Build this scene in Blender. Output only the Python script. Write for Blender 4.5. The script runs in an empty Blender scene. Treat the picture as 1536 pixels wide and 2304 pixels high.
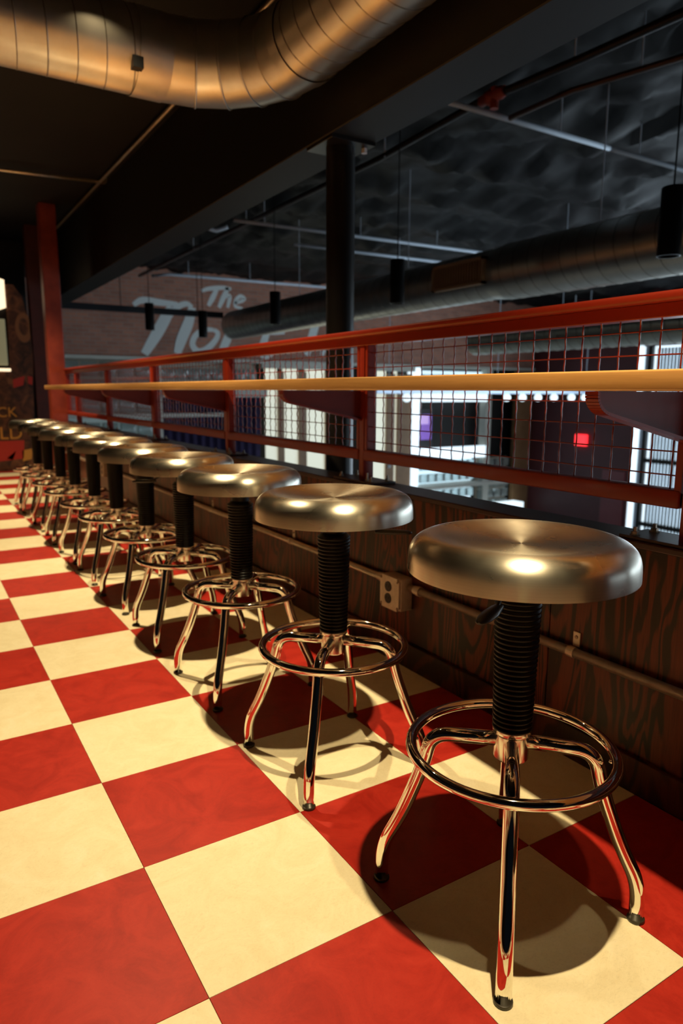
import bpy, bmesh, math, random
from mathutils import Vector, Matrix, noise
random.seed(7)
T = 0.333                      # floor tile module (m)
SC = bpy.context.scene
COL = SC.collection

# ------------------------------------------------------------------ camera
cd = bpy.data.cameras.new('camera')
cam = bpy.data.objects.new('camera', cd)
COL.objects.link(cam)
R = Matrix(((0.8492041, 0.0872876, -0.5208006),
            (-0.5280457, 0.1487422, -0.8360882),
            (0.0044849, 0.9850161, 0.1724043)))
cam.matrix_world = Matrix.Translation((-0.3029, -0.8489, 0.8828)) @ R.to_4x4()
cd.sensor_fit = 'VERTICAL'
cd.sensor_height = 36.0
cd.lens = 24.306
cd.clip_start = 0.05
cd.clip_end = 100
cd.dof.use_dof = True
cd.dof.focus_distance = 1.18
cd.dof.aperture_fstop = 4.5
SC.camera = cam

# ------------------------------------------------------------------ world, view
w = bpy.data.worlds.new('world')
SC.world = w
w.use_nodes = True
w.node_tree.nodes['Background'].inputs[0].default_value = (0.6, 0.75, 1.0, 1)
w.node_tree.nodes['Background'].inputs[1].default_value = 0.004
SC.view_settings.view_transform = 'Standard'
SC.view_settings.look = 'None'
SC.view_settings.gamma = 1.0
SC.view_settings.use_curve_mapping = False
SC.view_settings.exposure = 0.0
SC.cycles.max_bounces = 8
SC.cycles.sample_clamp_indirect = 6.0

# ------------------------------------------------------------------ lamps
def spot(name, loc, power, size=88, blend=1.0, radius=0.016, col=(1.0, 0.76, 0.42)):
    l = bpy.data.lights.new(name, 'SPOT')
    l.energy = power
    l.color = col
    l.spot_size = math.radians(size)
    l.spot_blend = blend
    l.shadow_soft_size = radius
    o = bpy.data.objects.new(name, l)
    COL.objects.link(o)
    o.location = loc
    return o

def area(name, loc, rot, sx, sy, power, col):
    l = bpy.data.lights.new(name, 'AREA')
    l.shape = 'RECTANGLE'
    l.size = sx
    l.size_y = sy
    l.energy = power
    l.color = col
    o = bpy.data.objects.new(name, l)
    COL.objects.link(o)
    o.location = loc
    o.rotation_euler = rot
    return o

for k, (y, p) in enumerate([(-0.316, 290), (1.75, 300), (3.80, 300), (5.90, 300)]):
    spot('track_spot', (0.42, y, 2.50), p)
for k, y in enumerate([-1.6, 0.7, 3.0, 5.2]):
    spot('aisle_spot', (-1.75, y, 2.50), 98, 76, col=(1.0, 0.70, 0.36))
DAY = (0.72, 0.87, 1.0)
# daylight through the tall hall windows (side wall of the hall), plus an added front fill with no real source
area('window_daylight', (14.35, 2.6, 0.0), (0, math.radians(90), 0), 4.2, 12.0, 420, DAY)
area('front_fill', (10.0, -6.2, -0.6), (math.radians(90), 0, 0), 8.0, 3.0, 80, DAY)

# ------------------------------------------------------------------ mesh helpers
def obj(name, bm, mat=None, parent=None, smooth=False, kind=None, autos=None):
    me = bpy.data.meshes.new(name)
    bmesh.ops.recalc_face_normals(bm, faces=bm.faces)
    bm.to_mesh(me)
    bm.free()
    if mat is not None:
        for m in (mat if isinstance(mat, (list, tuple)) else [mat]):
            me.materials.append(m)
    if smooth:
        me.polygons.foreach_set('use_smooth', [True] * len(me.polygons))
        if autos:
            me.set_sharp_from_angle(angle=math.radians(autos))
    o = bpy.data.objects.new(name, me)
    COL.objects.link(o)
    if parent is not None:
        o.parent = parent
    if kind:
        o['kind'] = kind
    return o

def inst(src, loc=(0, 0, 0), parent=None, rot=None, scale=None):
    o = src.copy()
    COL.objects.link(o)
    o.location = loc
    if rot is not None:
        o.rotation_euler = rot
    if scale is not None:
        o.scale = scale
    o.parent = parent
    return o

def thing(name, label, cat, loc=(0, 0, 0), rotz=0, group=None):
    o = bpy.data.objects.new(name, None)
    COL.objects.link(o)
    o.location = loc
    o.rotation_euler = (0, 0, rotz)
    o.empty_display_size = 0.05
    o['label'] = label
    o['category'] = cat
    if group:
        o['group'] = group
    return o

def tag(o, label, cat, group=None):
    o['label'] = label
    o['category'] = cat
    if group:
        o['group'] = group
    return o

def box(bm, x0, x1, y0, y1, z0, z1, bevel=0.0, seg=2, mi=0):
    vs = [bm.verts.new((x, y, z)) for x in (x0, x1) for y in (y0, y1) for z in (z0, z1)]
    fs = []
    for a in ((0, 1, 3, 2), (4, 6, 7, 5), (0, 4, 5, 1), (2, 3, 7, 6), (0, 2, 6, 4), (1, 5, 7, 3)):
        f = bm.faces.new([vs[i] for i in a])
        f.material_index = mi
        fs.append(f)
    if bevel > 0:
        es = list({e for f in fs for e in f.edges})
        r = bmesh.ops.bevel(bm, geom=es, offset=bevel, segments=seg, affect='EDGES', profile=0.5)
        for f in r['faces']:
            f.material_index = mi
    return bm

def lathe(bm, prof, n=48, c=(0, 0, 0), mi=0, axis='Z'):
    def P(r, h, a):
        x, y = r * math.cos(a), r * math.sin(a)
        if axis == 'Z':
            return (c[0] + x, c[1] + y, c[2] + h)
        if axis == 'X':
            return (c[0] + h, c[1] + x, c[2] + y)
        return (c[0] + x, c[1] + h, c[2] + y)
    rows = []
    for r, h in prof:
        if r < 1e-6:
            rows.append([bm.verts.new(P(0, h, 0))])
        else:
            rows.append([bm.verts.new(P(r, h, 2 * math.pi * k / n)) for k in range(n)])
    for a, b in zip(rows[:-1], rows[1:]):
        for k in range(n):
            k2 = (k + 1) % n
            if len(a) == 1 and len(b) == 1:
                continue
            if len(a) == 1:
                f = bm.faces.new((a[0], b[k2], b[k]))
            elif len(b) == 1:
                f = bm.faces.new((a[k], a[k2], b[0]))
            else:
                f = bm.faces.new((a[k], a[k2], b[k2], b[k]))
            f.material_index = mi
    return bm

def tube(bm, pts, r, n=12, closed=False, cap=True, mi=0):
    pts = [Vector(p) for p in pts]
    m = len(pts)
    rr = r if isinstance(r, (list, tuple)) else [r] * m
    rings = []
    up = None
    for i, p in enumerate(pts):
        if closed:
            t = (pts[(i + 1) % m] - pts[i - 1]).normalized()
        else:
            t = (pts[min(i + 1, m - 1)] - pts[max(i - 1, 0)]).normalized()
        if up is None:
            up = Vector((0, 0, 1)) if abs(t.z) < 0.9 else Vector((1, 0, 0))
        up = (up - t * up.dot(t)).normalized()
        s = t.cross(up)
        rings.append([bm.verts.new(p + rr[i] * (math.cos(2 * math.pi * k / n) * up + math.sin(2 * math.pi * k / n) * s)) for k in range(n)])
    R_ = list(zip(rings[:-1], rings[1:]))
    if closed:
        R_.append((rings[-1], rings[0]))
    for a, b in R_:
        for k in range(n):
            f = bm.faces.new((a[k], a[(k + 1) % n], b[(k + 1) % n], b[k]))
            f.material_index = mi
    if cap and not closed:
        bm.faces.new(rings[0][::-1]).material_index = mi
        bm.faces.new(rings[-1]).material_index = mi
    return bm

def smooth_path(ctrl, n=8):
    """Catmull-Rom through control points"""
    P = [Vector(c) for c in ctrl]
    P = [P[0] * 2 - P[1]] + P + [P[-1] * 2 - P[-2]]
    out = []
    for i in range(1, len(P) - 2):
        for k in range(n):
            t = k / n
            a, b, c, d = P[i - 1:i + 3]
            out.append(0.5 * ((2 * b) + (c - a) * t + (2 * a - 5 * b + 4 * c - d) * t * t + (3 * b - a - 3 * c + d) * t ** 3))
    out.append(P[-2])
    return out

def bent_path(pts, rad, n=7):
    """polyline with rounded corners"""
    P = [Vector(p) for p in pts]
    out = [P[0]]
    for i in range(1, len(P) - 1):
        a = (P[i - 1] - P[i]); b = (P[i + 1] - P[i])
        d = min(rad, a.length * 0.49, b.length * 0.49)
        p0 = P[i] + a.normalized() * d
        p1 = P[i] + b.normalized() * d
        for k in range(n + 1):
            t = k / n
            out.append((1 - t) ** 2 * p0 + 2 * t * (1 - t) * P[i] + t * t * p1)
    out.append(P[-1])
    return out

def prism(bm, poly, axis, a0, a1, mi=0):
    """poly: list of 2D points; axis 'Y': points are (x,z); axis 'X': (y,z); axis 'Z': (x,y)"""
    def P(u, v, h):
        return {'Y': (u, h, v), 'X': (h, u, v), 'Z': (u, v, h)}[axis]
    A = [bm.verts.new(P(u, v, a0)) for u, v in poly]
    B = [bm.verts.new(P(u, v, a1)) for u, v in poly]
    bm.faces.new(A[::-1]).material_index = mi
    bm.faces.new(B).material_index = mi
    n = len(poly)
    for i in range(n):
        bm.faces.new((A[i], A[(i + 1) % n], B[(i + 1) % n], B[i])).material_index = mi
    return bm

# ------------------------------------------------------------------ materials
def mat(name, col, rough=0.5, metal=0.0, spec=0.5, emit=None, es=0.0, coat=0.0):
    m = bpy.data.materials.new(name)
    m.use_nodes = True
    b = m.node_tree.nodes['Principled BSDF']
    b.inputs['Base Color'].default_value = (*col, 1)
    b.inputs['Roughness'].default_value = rough
    b.inputs['Metallic'].default_value = metal
    b.inputs['Specular IOR Level'].default_value = spec
    b.inputs['Coat Weight'].default_value = coat
    if emit:
        b.inputs['Emission Color'].default_value = (*emit, 1)
        b.inputs['Emission Strength'].default_value = es
    return m

class NT:
    def __init__(self, m):
        self.m = m
        self.t = m.node_tree
        self.b = self.t.nodes['Principled BSDF']
    def n(self, typ, **kw):
        x = self.t.nodes.new(typ)
        for k, v in kw.items():
            if k.startswith('_'):
                x.inputs[k[1:]].default_value = v
            else:
                setattr(x, k, v)
        return x
    def l(self, a, b):
        self.t.links.new(a, b)
    def pos(self, scale=(1, 1, 1), rot=(0, 0, 0)):
        g = self.n('ShaderNodeNewGeometry')
        mp = self.n('ShaderNodeMapping')
        mp.inputs['Scale'].default_value = scale
        mp.inputs['Rotation'].default_value = rot
        self.l(g.outputs['Position'], mp.inputs['Vector'])
        return mp.outputs[0]
    def objc(self, scale=(1, 1, 1)):
        g = self.n('ShaderNodeTexCoord')
        mp = self.n('ShaderNodeMapping')
        mp.inputs['Scale'].default_value = scale
        self.l(g.outputs['Object'], mp.inputs['Vector'])
        return mp.outputs[0]
    def noise(self, vec, scale, detail=4, rough=0.5, dist=0.0):
        x = self.n('ShaderNodeTexNoise')
        x.inputs['Scale'].default_value = scale
        x.inputs['Detail'].default_value = detail
        x.inputs['Roughness'].default_value = rough
        x.inputs['Distortion'].default_value = dist
        self.l(vec, x.inputs['Vector'])
        return x.outputs['Fac']
    def ramp(self, fac, stops):
        r = self.n('ShaderNodeValToRGB')
        e = r.color_ramp.elements
        while len(e) < len(stops):
            e.new(0.5)
        for i, (p, c) in enumerate(stops):
            e[i].position = p
            e[i].color = (*c, 1) if len(c) == 3 else c
        self.l(fac, r.inputs[0])
        return r.outputs[0]
    def mix(self, fac, a, b, mode='MIX'):
        x = self.n('ShaderNodeMix', data_type='RGBA', blend_type=mode)
        for sock, v in ((x.inputs[0], fac), (x.inputs[6], a), (x.inputs[7], b)):
            if hasattr(v, 'links') or hasattr(v, 'is_linked'):
                self.l(v, sock)
            else:
                sock.default_value = v if not isinstance(v, tuple) else (*v, 1)
        return x.outputs[2]
    def bump(self, h, strength=0.3, dist=0.002):
        x = self.n('ShaderNodeBump')
        x.inputs['Strength'].default_value = strength
        x.inputs['Distance'].default_value = dist
        self.l(h, x.inputs['Height'])
        self.l(x.outputs[0], self.b.inputs['Normal'])

def marbled(name, c1, c2, c3, rough):
    m = mat(name, c1, rough, spec=0.35)
    t = NT(m)
    v = t.pos((1, 1, 1))
    a = t.noise(v, 9, 8, 0.75, 1.2)
    b = t.noise(t.pos((6, 9, 1), (0, 0, 0.5)), 14, 6, 0.8, 2.0)
    c = t.ramp(a, [(0.36, c2), (0.55, c1), (0.72, c3)])
    d = t.ramp(b, [(0.30, (0.80, 0.80, 0.78)), (0.5, (1, 1, 1))])
    t.l(t.mix(0.7, c, d, 'MULTIPLY'), t.b.inputs['Base Color'])
    t.bump(b, 0.12, 0.0006)
    return m

M = {}
M['cream'] = marbled('cream_marbled_linoleum', (0.84, 0.76, 0.52), (0.78, 0.69, 0.45), (0.88, 0.81, 0.60), 0.42)
M['red'] = marbled('red_marbled_linoleum', (0.42, 0.022, 0.012), (0.32, 0.013, 0.007), (0.48, 0.032, 0.018), 0.42)
M['subfloor'] = mat('subfloor', (0.10, 0.05, 0.03), 0.9)

# brushed spun metal of the seats
m = mat('spun_aluminium', (0.80, 0.76, 0.64), 0.30, 1.0)
t = NT(m)
tg = t.n('ShaderNodeTangent', direction_type='RADIAL', axis='Z')
t.l(tg.outputs[0], t.b.inputs['Tangent'])
t.b.inputs['Anisotropic'].default_value = 0.75
t.b.inputs['Anisotropic Rotation'].default_value = 0.25
ob = t.n('ShaderNodeTexCoord')
sep = t.n('ShaderNodeSeparateXYZ')
t.l(ob.outputs['Object'], sep.inputs[0])
x2 = t.n('ShaderNodeMath', operation='POWER'); x2.inputs[1].default_value = 2
y2 = t.n('ShaderNodeMath', operation='POWER'); y2.inputs[1].default_value = 2
ax = t.n('ShaderNodeMath', operation='ABSOLUTE'); ay = t.n('ShaderNodeMath', operation='ABSOLUTE')
t.l(sep.outputs[0], ax.inputs[0]); t.l(sep.outputs[1], ay.inputs[0])
t.l(ax.outputs[0], x2.inputs[0]); t.l(ay.outputs[0], y2.inputs[0])
sm = t.n('ShaderNodeMath', operation='ADD'); t.l(x2.outputs[0], sm.inputs[0]); t.l(y2.outputs[0], sm.inputs[1])
sq = t.n('ShaderNodeMath', operation='SQRT'); t.l(sm.outputs[0], sq.inputs[0])
cx = t.n('ShaderNodeCombineXYZ')
t.l(sq.outputs[0], cx.inputs[0]); t.l(sep.outputs[2], cx.inputs[1])
ringn = t.noise(cx.outputs[0], 900, 3, 0.7)
smud = t.noise(ob.outputs['Object'], 11, 3, 0.5, 0.0)
t.l(t.ramp(smud, [(0.35, (0.26,) * 3), (0.62, (0.31,) * 3), (0.78, (0.38,) * 3)]), t.b.inputs['Roughness'])
t.l(t.mix(0.6, (0.80, 0.76, 0.64), t.ramp(ringn, [(0.3, (0.72, 0.68, 0.57)), (0.7, (0.88, 0.85, 0.73))])), t.b.inputs['Base Color'])
t.bump(ringn, 0.05, 0.0002)
M['seat'] = m
M['chrome'] = mat('polished_chrome', (0.86, 0.84, 0.77), 0.045, 1.0)
M['hub'] = mat('brushed_nickel', (0.80, 0.74, 0.66), 0.22, 1.0)
M['rubber'] = mat('black_bellows_rubber', (0.004, 0.004, 0.0045), 0.38, 0, 0.28)
M['blackpl'] = mat('black_plastic', (0.012, 0.012, 0.013), 0.38)
M['glide'] = mat('glide_rubber', (0.030, 0.026, 0.018), 0.3)
M['weld'] = mat('weld_metal', (0.55, 0.5, 0.42), 0.35, 1.0)

# dark stained plywood with wavy grain
def wood_panel(name, dark, warm, sy=1.0):
    m = mat(name, dark, 0.38, spec=0.4)
    t = NT(m)
    v = t.pos((1, 1.0 * sy, 0.16))
    d = t.noise(v, 7.0, 3, 0.5, 0.6)
    mp = t.n('ShaderNodeMath', operation='MULTIPLY'); mp.inputs[1].default_value = 26.0
    t.l(d, mp.inputs[0])
    fr = t.n('ShaderNodeMath', operation='SINE')
    k = t.n('ShaderNodeMath', operation='MULTIPLY'); k.inputs[1].default_value = 3.2
    t.l(mp.outputs[0], k.inputs[0]); t.l(k.outputs[0], fr.inputs[0])
    f = t.n('ShaderNodeMath', operation='MULTIPLY_ADD'); f.inputs[1].default_value = 0.5; f.inputs[2].default_value = 0.5
    t.l(fr.outputs[0], f.inputs[0])
    fine = t.noise(t.pos((1, 60, 2.2)), 5, 3, 0.6)
    base = t.ramp(f.outputs[0], [(0.25, dark), (0.8, warm)])
    t.l(t.mix(0.65, base, t.ramp(fine, [(0.3, (0.45,) * 3), (0.65, (1.15, 1.1, 1.0))]), 'MULTIPLY'), t.b.inputs['Base Color'])
    t.bump(fine, 0.15, 0.0008)
    return m
M['panel'] = wood_panel('dark_stained_plywood', (0.020, 0.009, 0.004), (0.155, 0.028, 0.009))
M['base'] = wood_panel('dark_stained_board', (0.030, 0.012, 0.007), (0.10, 0.026, 0.012), 0.5)

# pale maple worktop
m = mat('oiled_maple', (0.62, 0.33, 0.12), 0.33, spec=0.45)
t = NT(m)
g = t.noise(t.pos((30, 1.4, 30)), 3.5, 6, 0.6, 0.5)
t.l(t.ramp(g, [(0.3, (0.62, 0.31, 0.095)), (0.55, (0.70, 0.37, 0.125)), (0.75, (0.76, 0.42, 0.15))]), t.b.inputs['Base Color'])
t.bump(g, 0.06, 0.0006)
M['maple'] = m

M['redpaint'] = mat('oxide_red_gloss_paint', (0.21, 0.017, 0.007), 0.34, spec=0.5)
M['shadedredpaint'] = mat('shaded_oxide_red_paint', (0.15, 0.016, 0.011), 0.42, spec=0.5)  # the railing's red, darkened for the shade below the counter
M['wire'] = mat('red_painted_wire', (0.20, 0.020, 0.011), 0.22, spec=0.6)
M['cap'] = mat('dark_ledge_paint', (0.045, 0.022, 0.022), 0.30, spec=0.5)
M['bolt'] = mat('bolt_steel', (0.35, 0.28, 0.22), 0.35, 1.0)
def noisy(name, c1, c2, scale, rough=0.5, metal=0.0, bump=0.2, spec=0.5):
    m = mat(name, c1, rough, metal, spec)
    t = NT(m)
    f = t.noise(t.pos(), scale, 5, 0.6)
    t.l(t.ramp(f, [(0.35, c1), (0.65, c2)]), t.b.inputs['Base Color'])
    t.bump(f, bump, 0.002)
    return m
M['conduit'] = noisy('galvanised_conduit', (0.56, 0.50, 0.41), (0.68, 0.61, 0.51), 40, 0.34, 0.85, 0.03)
M['boxsteel'] = noisy('galvanised_box_steel', (0.62, 0.54, 0.43), (0.74, 0.65, 0.54), 60, 0.42, 0.5, 0.03)
M['duct'] = noisy('galvanised_duct_steel', (0.62, 0.59, 0.52), (0.74, 0.71, 0.64), 5, 0.36, 1.0, 0.03)
M['grillemetal'] = mat('sheet_metal_grille', (0.62, 0.42, 0.26), 0.55, 0.6)  # orange tint stands for the lit floor reflected in the metal
M['ductseam'] = mat('duct_seam_steel', (0.38, 0.34, 0.28), 0.35, 1.0)
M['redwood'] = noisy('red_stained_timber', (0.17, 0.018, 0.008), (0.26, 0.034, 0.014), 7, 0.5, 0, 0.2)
M['shadedredwood'] = noisy('shaded_red_timber', (0.05, 0.008, 0.005), (0.08, 0.012, 0.007), 7, 0.6, 0, 0.2)  # red timber darkened, the rear post's shadow put into the colour
M['blackceil'] = noisy('black_ceiling_paint', (0.004, 0.0036, 0.0032), (0.007, 0.006, 0.0055), 3, 0.7, 0, 0.1, 0.3)
M['insul'] = noisy('black_insulation_facing', (0.006, 0.006, 0.0065), (0.009, 0.0093, 0.010), 4, 0.55, 0, 0.15, 0.14)
M['beam'] = noisy('black_glulam', (0.0045, 0.0044, 0.0042), (0.0065, 0.0063, 0.006), 10, 0.55, 0, 0.1, 0.3)
M['blackmetal'] = mat('black_painted_steel', (0.009, 0.008, 0.008), 0.30, 0, 0.35)
M['darkpipe'] = mat('black_iron_pipe', (0.020, 0.015, 0.013), 0.4, 0.3)
M['zinc'] = mat('zinc_tube', (0.62, 0.70, 0.80), 0.55, 0.1)
M['redfit'] = mat('red_pipe_fitting', (0.30, 0.035, 0.015), 0.5)
M['plaster'] = noisy('cream_painted_wall', (0.62, 0.60, 0.52), (0.68, 0.66, 0.58), 2, 0.6)
M['maroonwall'] = noisy('maroon_wall_paint', (0.085, 0.016, 0.020), (0.105, 0.022, 0.026), 1.5, 0.5)
M['maroonlight'] = noisy('bright_maroon_door_paint', (0.20, 0.035, 0.045), (0.23, 0.045, 0.055), 1.5, 0.45)
M['tanwood'] = noisy('tan_door_timber', (0.30, 0.16, 0.07), (0.38, 0.21, 0.10), 3, 0.5)
M['navy'] = noisy('navy_curtain', (0.020, 0.012, 0.050), (0.034, 0.020, 0.080), 6, 0.8)
M['concrete'] = noisy('hall_concrete', (0.45, 0.46, 0.46), (0.55, 0.56, 0.56), 2, 0.5)
M['dark'] = mat('near_black_wall', (0.012, 0.010, 0.009), 0.8)
M['windowlit'] = mat('daylit_pane', (0.8, 0.9, 1.0), 0.4, emit=(0.74, 0.90, 1.0), es=1.25)
M['creamemit'] = mat('emissive_cream_panel', (0.8, 0.82, 0.7), 0.4, emit=(0.86, 0.88, 0.70), es=0.62)
M['blind'] = mat('white_blind_slat', (0.85, 0.88, 0.9), 0.5)
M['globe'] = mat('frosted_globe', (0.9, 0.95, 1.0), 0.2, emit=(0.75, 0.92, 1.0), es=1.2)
M['steelblue'] = mat('brushed_light_bar', (0.50, 0.58, 0.70), 0.35, 0.6, emit=None)
M['exit'] = mat('lit_red_sign', (0.8, 0.02, 0.02), 0.4, emit=(1.0, 0.03, 0.04), es=1.8)
M['whitefix'] = mat('lit_ceiling_fixture', (0.8, 0.85, 0.85), 0.4, emit=(0.8, 0.95, 0.92), es=0.45)
M['paintwhite'] = mat('faded_white_sign_paint', (0.88, 0.92, 0.90), 0.7)
M['marquee'] = mat('lit_marquee', (1, 0.85, 0.6), 0.4, emit=(1.0, 0.78, 0.50), es=1.4)
M['screen'] = mat('lit_screen', (0.3, 0.3, 0.2), 0.3, emit=(0.42, 0.40, 0.22), es=0.25)
M['purple'] = mat('purple_lit_screen', (0.1, 0.05, 0.3), 0.3, emit=(0.28, 0.13, 0.62), es=0.55)
M['yellow'] = mat('yellow_print', (0.55, 0.24, 0.03), 0.5)
M['redprint'] = mat('red_print', (0.42, 0.022, 0.010), 0.5)
M['brownprint'] = mat('brown_print', (0.22, 0.09, 0.03), 0.5)
M['paleprint'] = mat('pale_print', (0.5, 0.30, 0.22), 0.5)
m = mat('arcade_artwork', (0.05, 0.02, 0.01), 0.4)
t = NT(m)
f = t.noise(t.pos(), 9, 4, 0.6, 1.0)
t.l(t.ramp(f, [(0.35, (0.020, 0.010, 0.006)), (0.55, (0.10, 0.035, 0.015)), (0.7, (0.20, 0.08, 0.03))]), t.b.inputs['Base Color'])
M['artwork'] = m
# glass block
m = mat('pressed_glass_block', (0.62, 0.70, 0.70), 0.12)
m.node_tree.nodes['Principled BSDF'].inputs['Transmission Weight'].default_value = 0.85
M['glassblock'] = m
# brick
m = mat('old_brick', (0.2, 0.1, 0.08), 0.85, spec=0.2)
t = NT(m)
g = t.n('ShaderNodeNewGeometry'); s = t.n('ShaderNodeSeparateXYZ'); c = t.n('ShaderNodeCombineXYZ')
t.l(g.outputs['Position'], s.inputs[0]); t.l(s.outputs[0], c.inputs[0]); t.l(s.outputs[2], c.inputs[1])
bk = t.n('ShaderNodeTexBrick')
bk.inputs['Scale'].default_value = 1.0
bk.inputs['Brick Width'].default_value = 0.21
bk.inputs['Row Height'].default_value = 0.072
bk.inputs['Mortar Size'].default_value = 0.006
bk.inputs['Color1'].default_value = (0.62, 0.28, 0.19, 1)
bk.inputs['Color2'].default_value = (0.46, 0.22, 0.16, 1)
bk.inputs['Mortar'].default_value = (0.44, 0.33, 0.28, 1)
t.l(c.outputs[0], bk.inputs['Vector'])
f = t.noise(t.pos(), 1.6, 4, 0.6)
t.l(t.mix(0.6, bk.outputs['Color'], t.ramp(f, [(0.3, (0.7,) * 3), (0.7, (1.1,) * 3)]), 'MULTIPLY'), t.b.inputs['Base Color'])
t.bump(bk.outputs['Fac'], -0.4, 0.004)
M['brick'] = m

def structure(name, bm, m, parent=None, smooth=False):
    return obj(name, bm, m, parent, smooth, kind='structure' if parent is None else None)

# ================================================================== SETTING
# ---- mezzanine floor: slab and individual square tiles
bm = bmesh.new()
box(bm, -3.6, 3.04 * T, -2.2, 8.6, -0.30, -0.004)
floor = structure('floor', bm, M['subfloor'])
def tile_mesh(mt):
    b = bmesh.new()
    h = T / 2 - 0.0004
    box(b, -h, h, -h, h, -0.004, 0.0, 0.0004, 1)
    return obj('tile', b, mt, floor)
tc = tile_mesh(M['cream'])
tr = tile_mesh(M['red'])
first = {0: tc, 1: tr}
used = {0: False, 1: False}
far = {0: bmesh.new(), 1: bmesh.new()}
for j in range(-6, 26):
    for i in range(-11, 3):
        k = (i + j) % 2
        cxx, cyy = (i + .5) * T, (j + .5) * T
        near = (-9 <= i) and (-3 <= j <= 21)
        if near:
            if not used[k]:
                first[k].location = (cxx, cyy, 0)
                used[k] = True
            else:
                inst(first[k], (cxx, cyy, 0), floor)
        else:
            h = T / 2 - 0.0004
            box(far[k], cxx - h, cxx + h, cyy - h, cyy + h, -0.004, 0.0)
for k, mm in ((0, M['cream']), (1, M['red'])):
    obj('tiles_beyond', far[k], mm, floor, kind='stuff')

# ---- knee wall with baseboard, panels and ledge
YN, YF = -4.6, 6.9
bm = bmesh.new()
box(bm, 3.08 * T, 3.38 * T, YN, YF, -0.30, 1.66 * T)
kw = structure('wall_right', bm, M['dark'])
y = YN
k = 0
first_p = None
while y < YF - 0.01:
    y1 = min(y + 2.44, YF)
    b = bmesh.new()
    box(b, 3.045 * T, 3.08 * T, y + 0.0015, y1 - 0.0015, 0.0, 1.655 * T, 0.001, 1)
    obj('panel', b, M['panel'], kw)
    y = y1
bm = bmesh.new()
box(bm, 3.0 * T, 3.045 * T, YN, YF, 0.0, 0.245 * T, 0.002, 2)
structure('baseboard_right', bm, M['base'])
bm = bmesh.new()
box(bm, 3.03 * T, 3.40 * T, YN, YF, 1.655 * T, 1.70 * T, 0.003, 2)
structure('trim_1', bm, M['cap'])

# ---- ceiling over the mezzanine (flat black) and surrounding dark walls
bm = bmesh.new()
box(bm, -3.7, 1.32, -4.6, 9.0, 2.62, 2.72)
structure('ceiling', bm, M['blackceil'])
bm = bmesh.new()
box(bm, -3.7, 1.05, 8.6, 8.75, -0.3, 2.62)
structure('wall_left', bm, M['dark'])
bm = bmesh.new()
box(bm, -3.75, -3.6, -2.3, 8.75, -0.3, 2.62)
structure('wall_far_left', bm, M['dark'])

# ---- big glulam beam on the edge and fascia above
bm = bmesh.new()
box(bm, 1.30, 1.53, -5.0, 10.0, 1.945, 2.66, 0.004, 1)
o = structure('trim_2', bm, M['beam'])
bm = bmesh.new()
box(bm, 1.32, 1.50, -5.0, 13.0, 2.66, 3.25)
structure('trim_3', bm, M['beam'])

# ---- hall below: floor, walls, wrinkled ceiling
bm = bmesh.new()
box(bm, 1.15, 15.0, -7.0, 13.3, -3.1, -3.0)
structure('floor_hall', bm, M['concrete'])
bm = bmesh.new()
NX, NY = 110, 150
grid = [[None] * (NY + 1) for _ in range(NX + 1)]
for i in range(NX + 1):
    for j in range(NY + 1):
        x = 1.5 + (15.0 - 1.5) * (i / NX) ** 1.35
        y = -7.0 + 20.3 * j / NY
        p = Vector((x * 1.25 + y * 0.25, y * 0.75 - x * 0.15, 0.3))
        n1 = noise.noise(p * 0.9)
        n2 = abs(noise.noise(p * 2.5 + Vector((7, 3, 1))))
        n3 = abs(noise.noise(p * 5.6 + Vector((2, 9, 4))))
        sag = 0.10 * abs(math.sin(math.pi * y / 1.22))
        grid[i][j] = bm.verts.new((x, y, 3.13 + 0.05 * n1 - 0.16 * n2 + 0.07 * n3 + sag))
for i in range(NX):
    for j in range(NY):
        bm.faces.new((grid[i][j], grid[i + 1][j], grid[i + 1][j + 1], grid[i][j + 1]))
structure('ceiling_hall', bm, M['insul'], smooth=True)

WB = 13.0
bm = bmesh.new()
box(bm, 1.0, 14.75, WB, WB + 0.25, 1.53, 3.3)
wb = structure('wall_back', bm, M['brick'])
bm = bmesh.new()
box(bm, 1.0, 14.75, WB + 0.55, WB + 0.7, -3.0, 1.6)
structure('wall_behind_openings', bm, M['dark'])
bm = bmesh.new()
box(bm, 1.0, 14.6, WB - 0.06, WB + 0.30, 1.46, 1.53, 0.004, 1)
structure('trim_4', bm, M['plaster'])
# piers between the openings of the far wall
def pier(name, x0, x1, z0, z1, mm, d0=0.0, d1=0.25):
    b = bmesh.new()
    box(b, x0, x1, WB + d0, WB + d1, z0, z1, 0.004, 1)
    return structure(name, b, mm)
tn = [5]
def trim(*a, **k):
    o = pier('trim_%d' % tn[0], *a, **k)
    tn[0] += 1
    return o
trim(3.96, 4.07, -3.0, 1.46, M['plaster'])
trim(5.50, 5.62, -3.0, 1.46, M['tanwood'])
trim(2.2, 5.50, 0.34, 0.42, M['plaster'], d0=-0.03)
trim(4.07, 6.40, 0.74, 0.97, M['plaster'], d0=-0.02)
trim(6.28, 8.6, 1.36, 1.46, M['plaster'], d0=-0.02)
trim(9.2, 10.45, 1.36, 1.46, M['plaster'], d0=-0.02)
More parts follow.
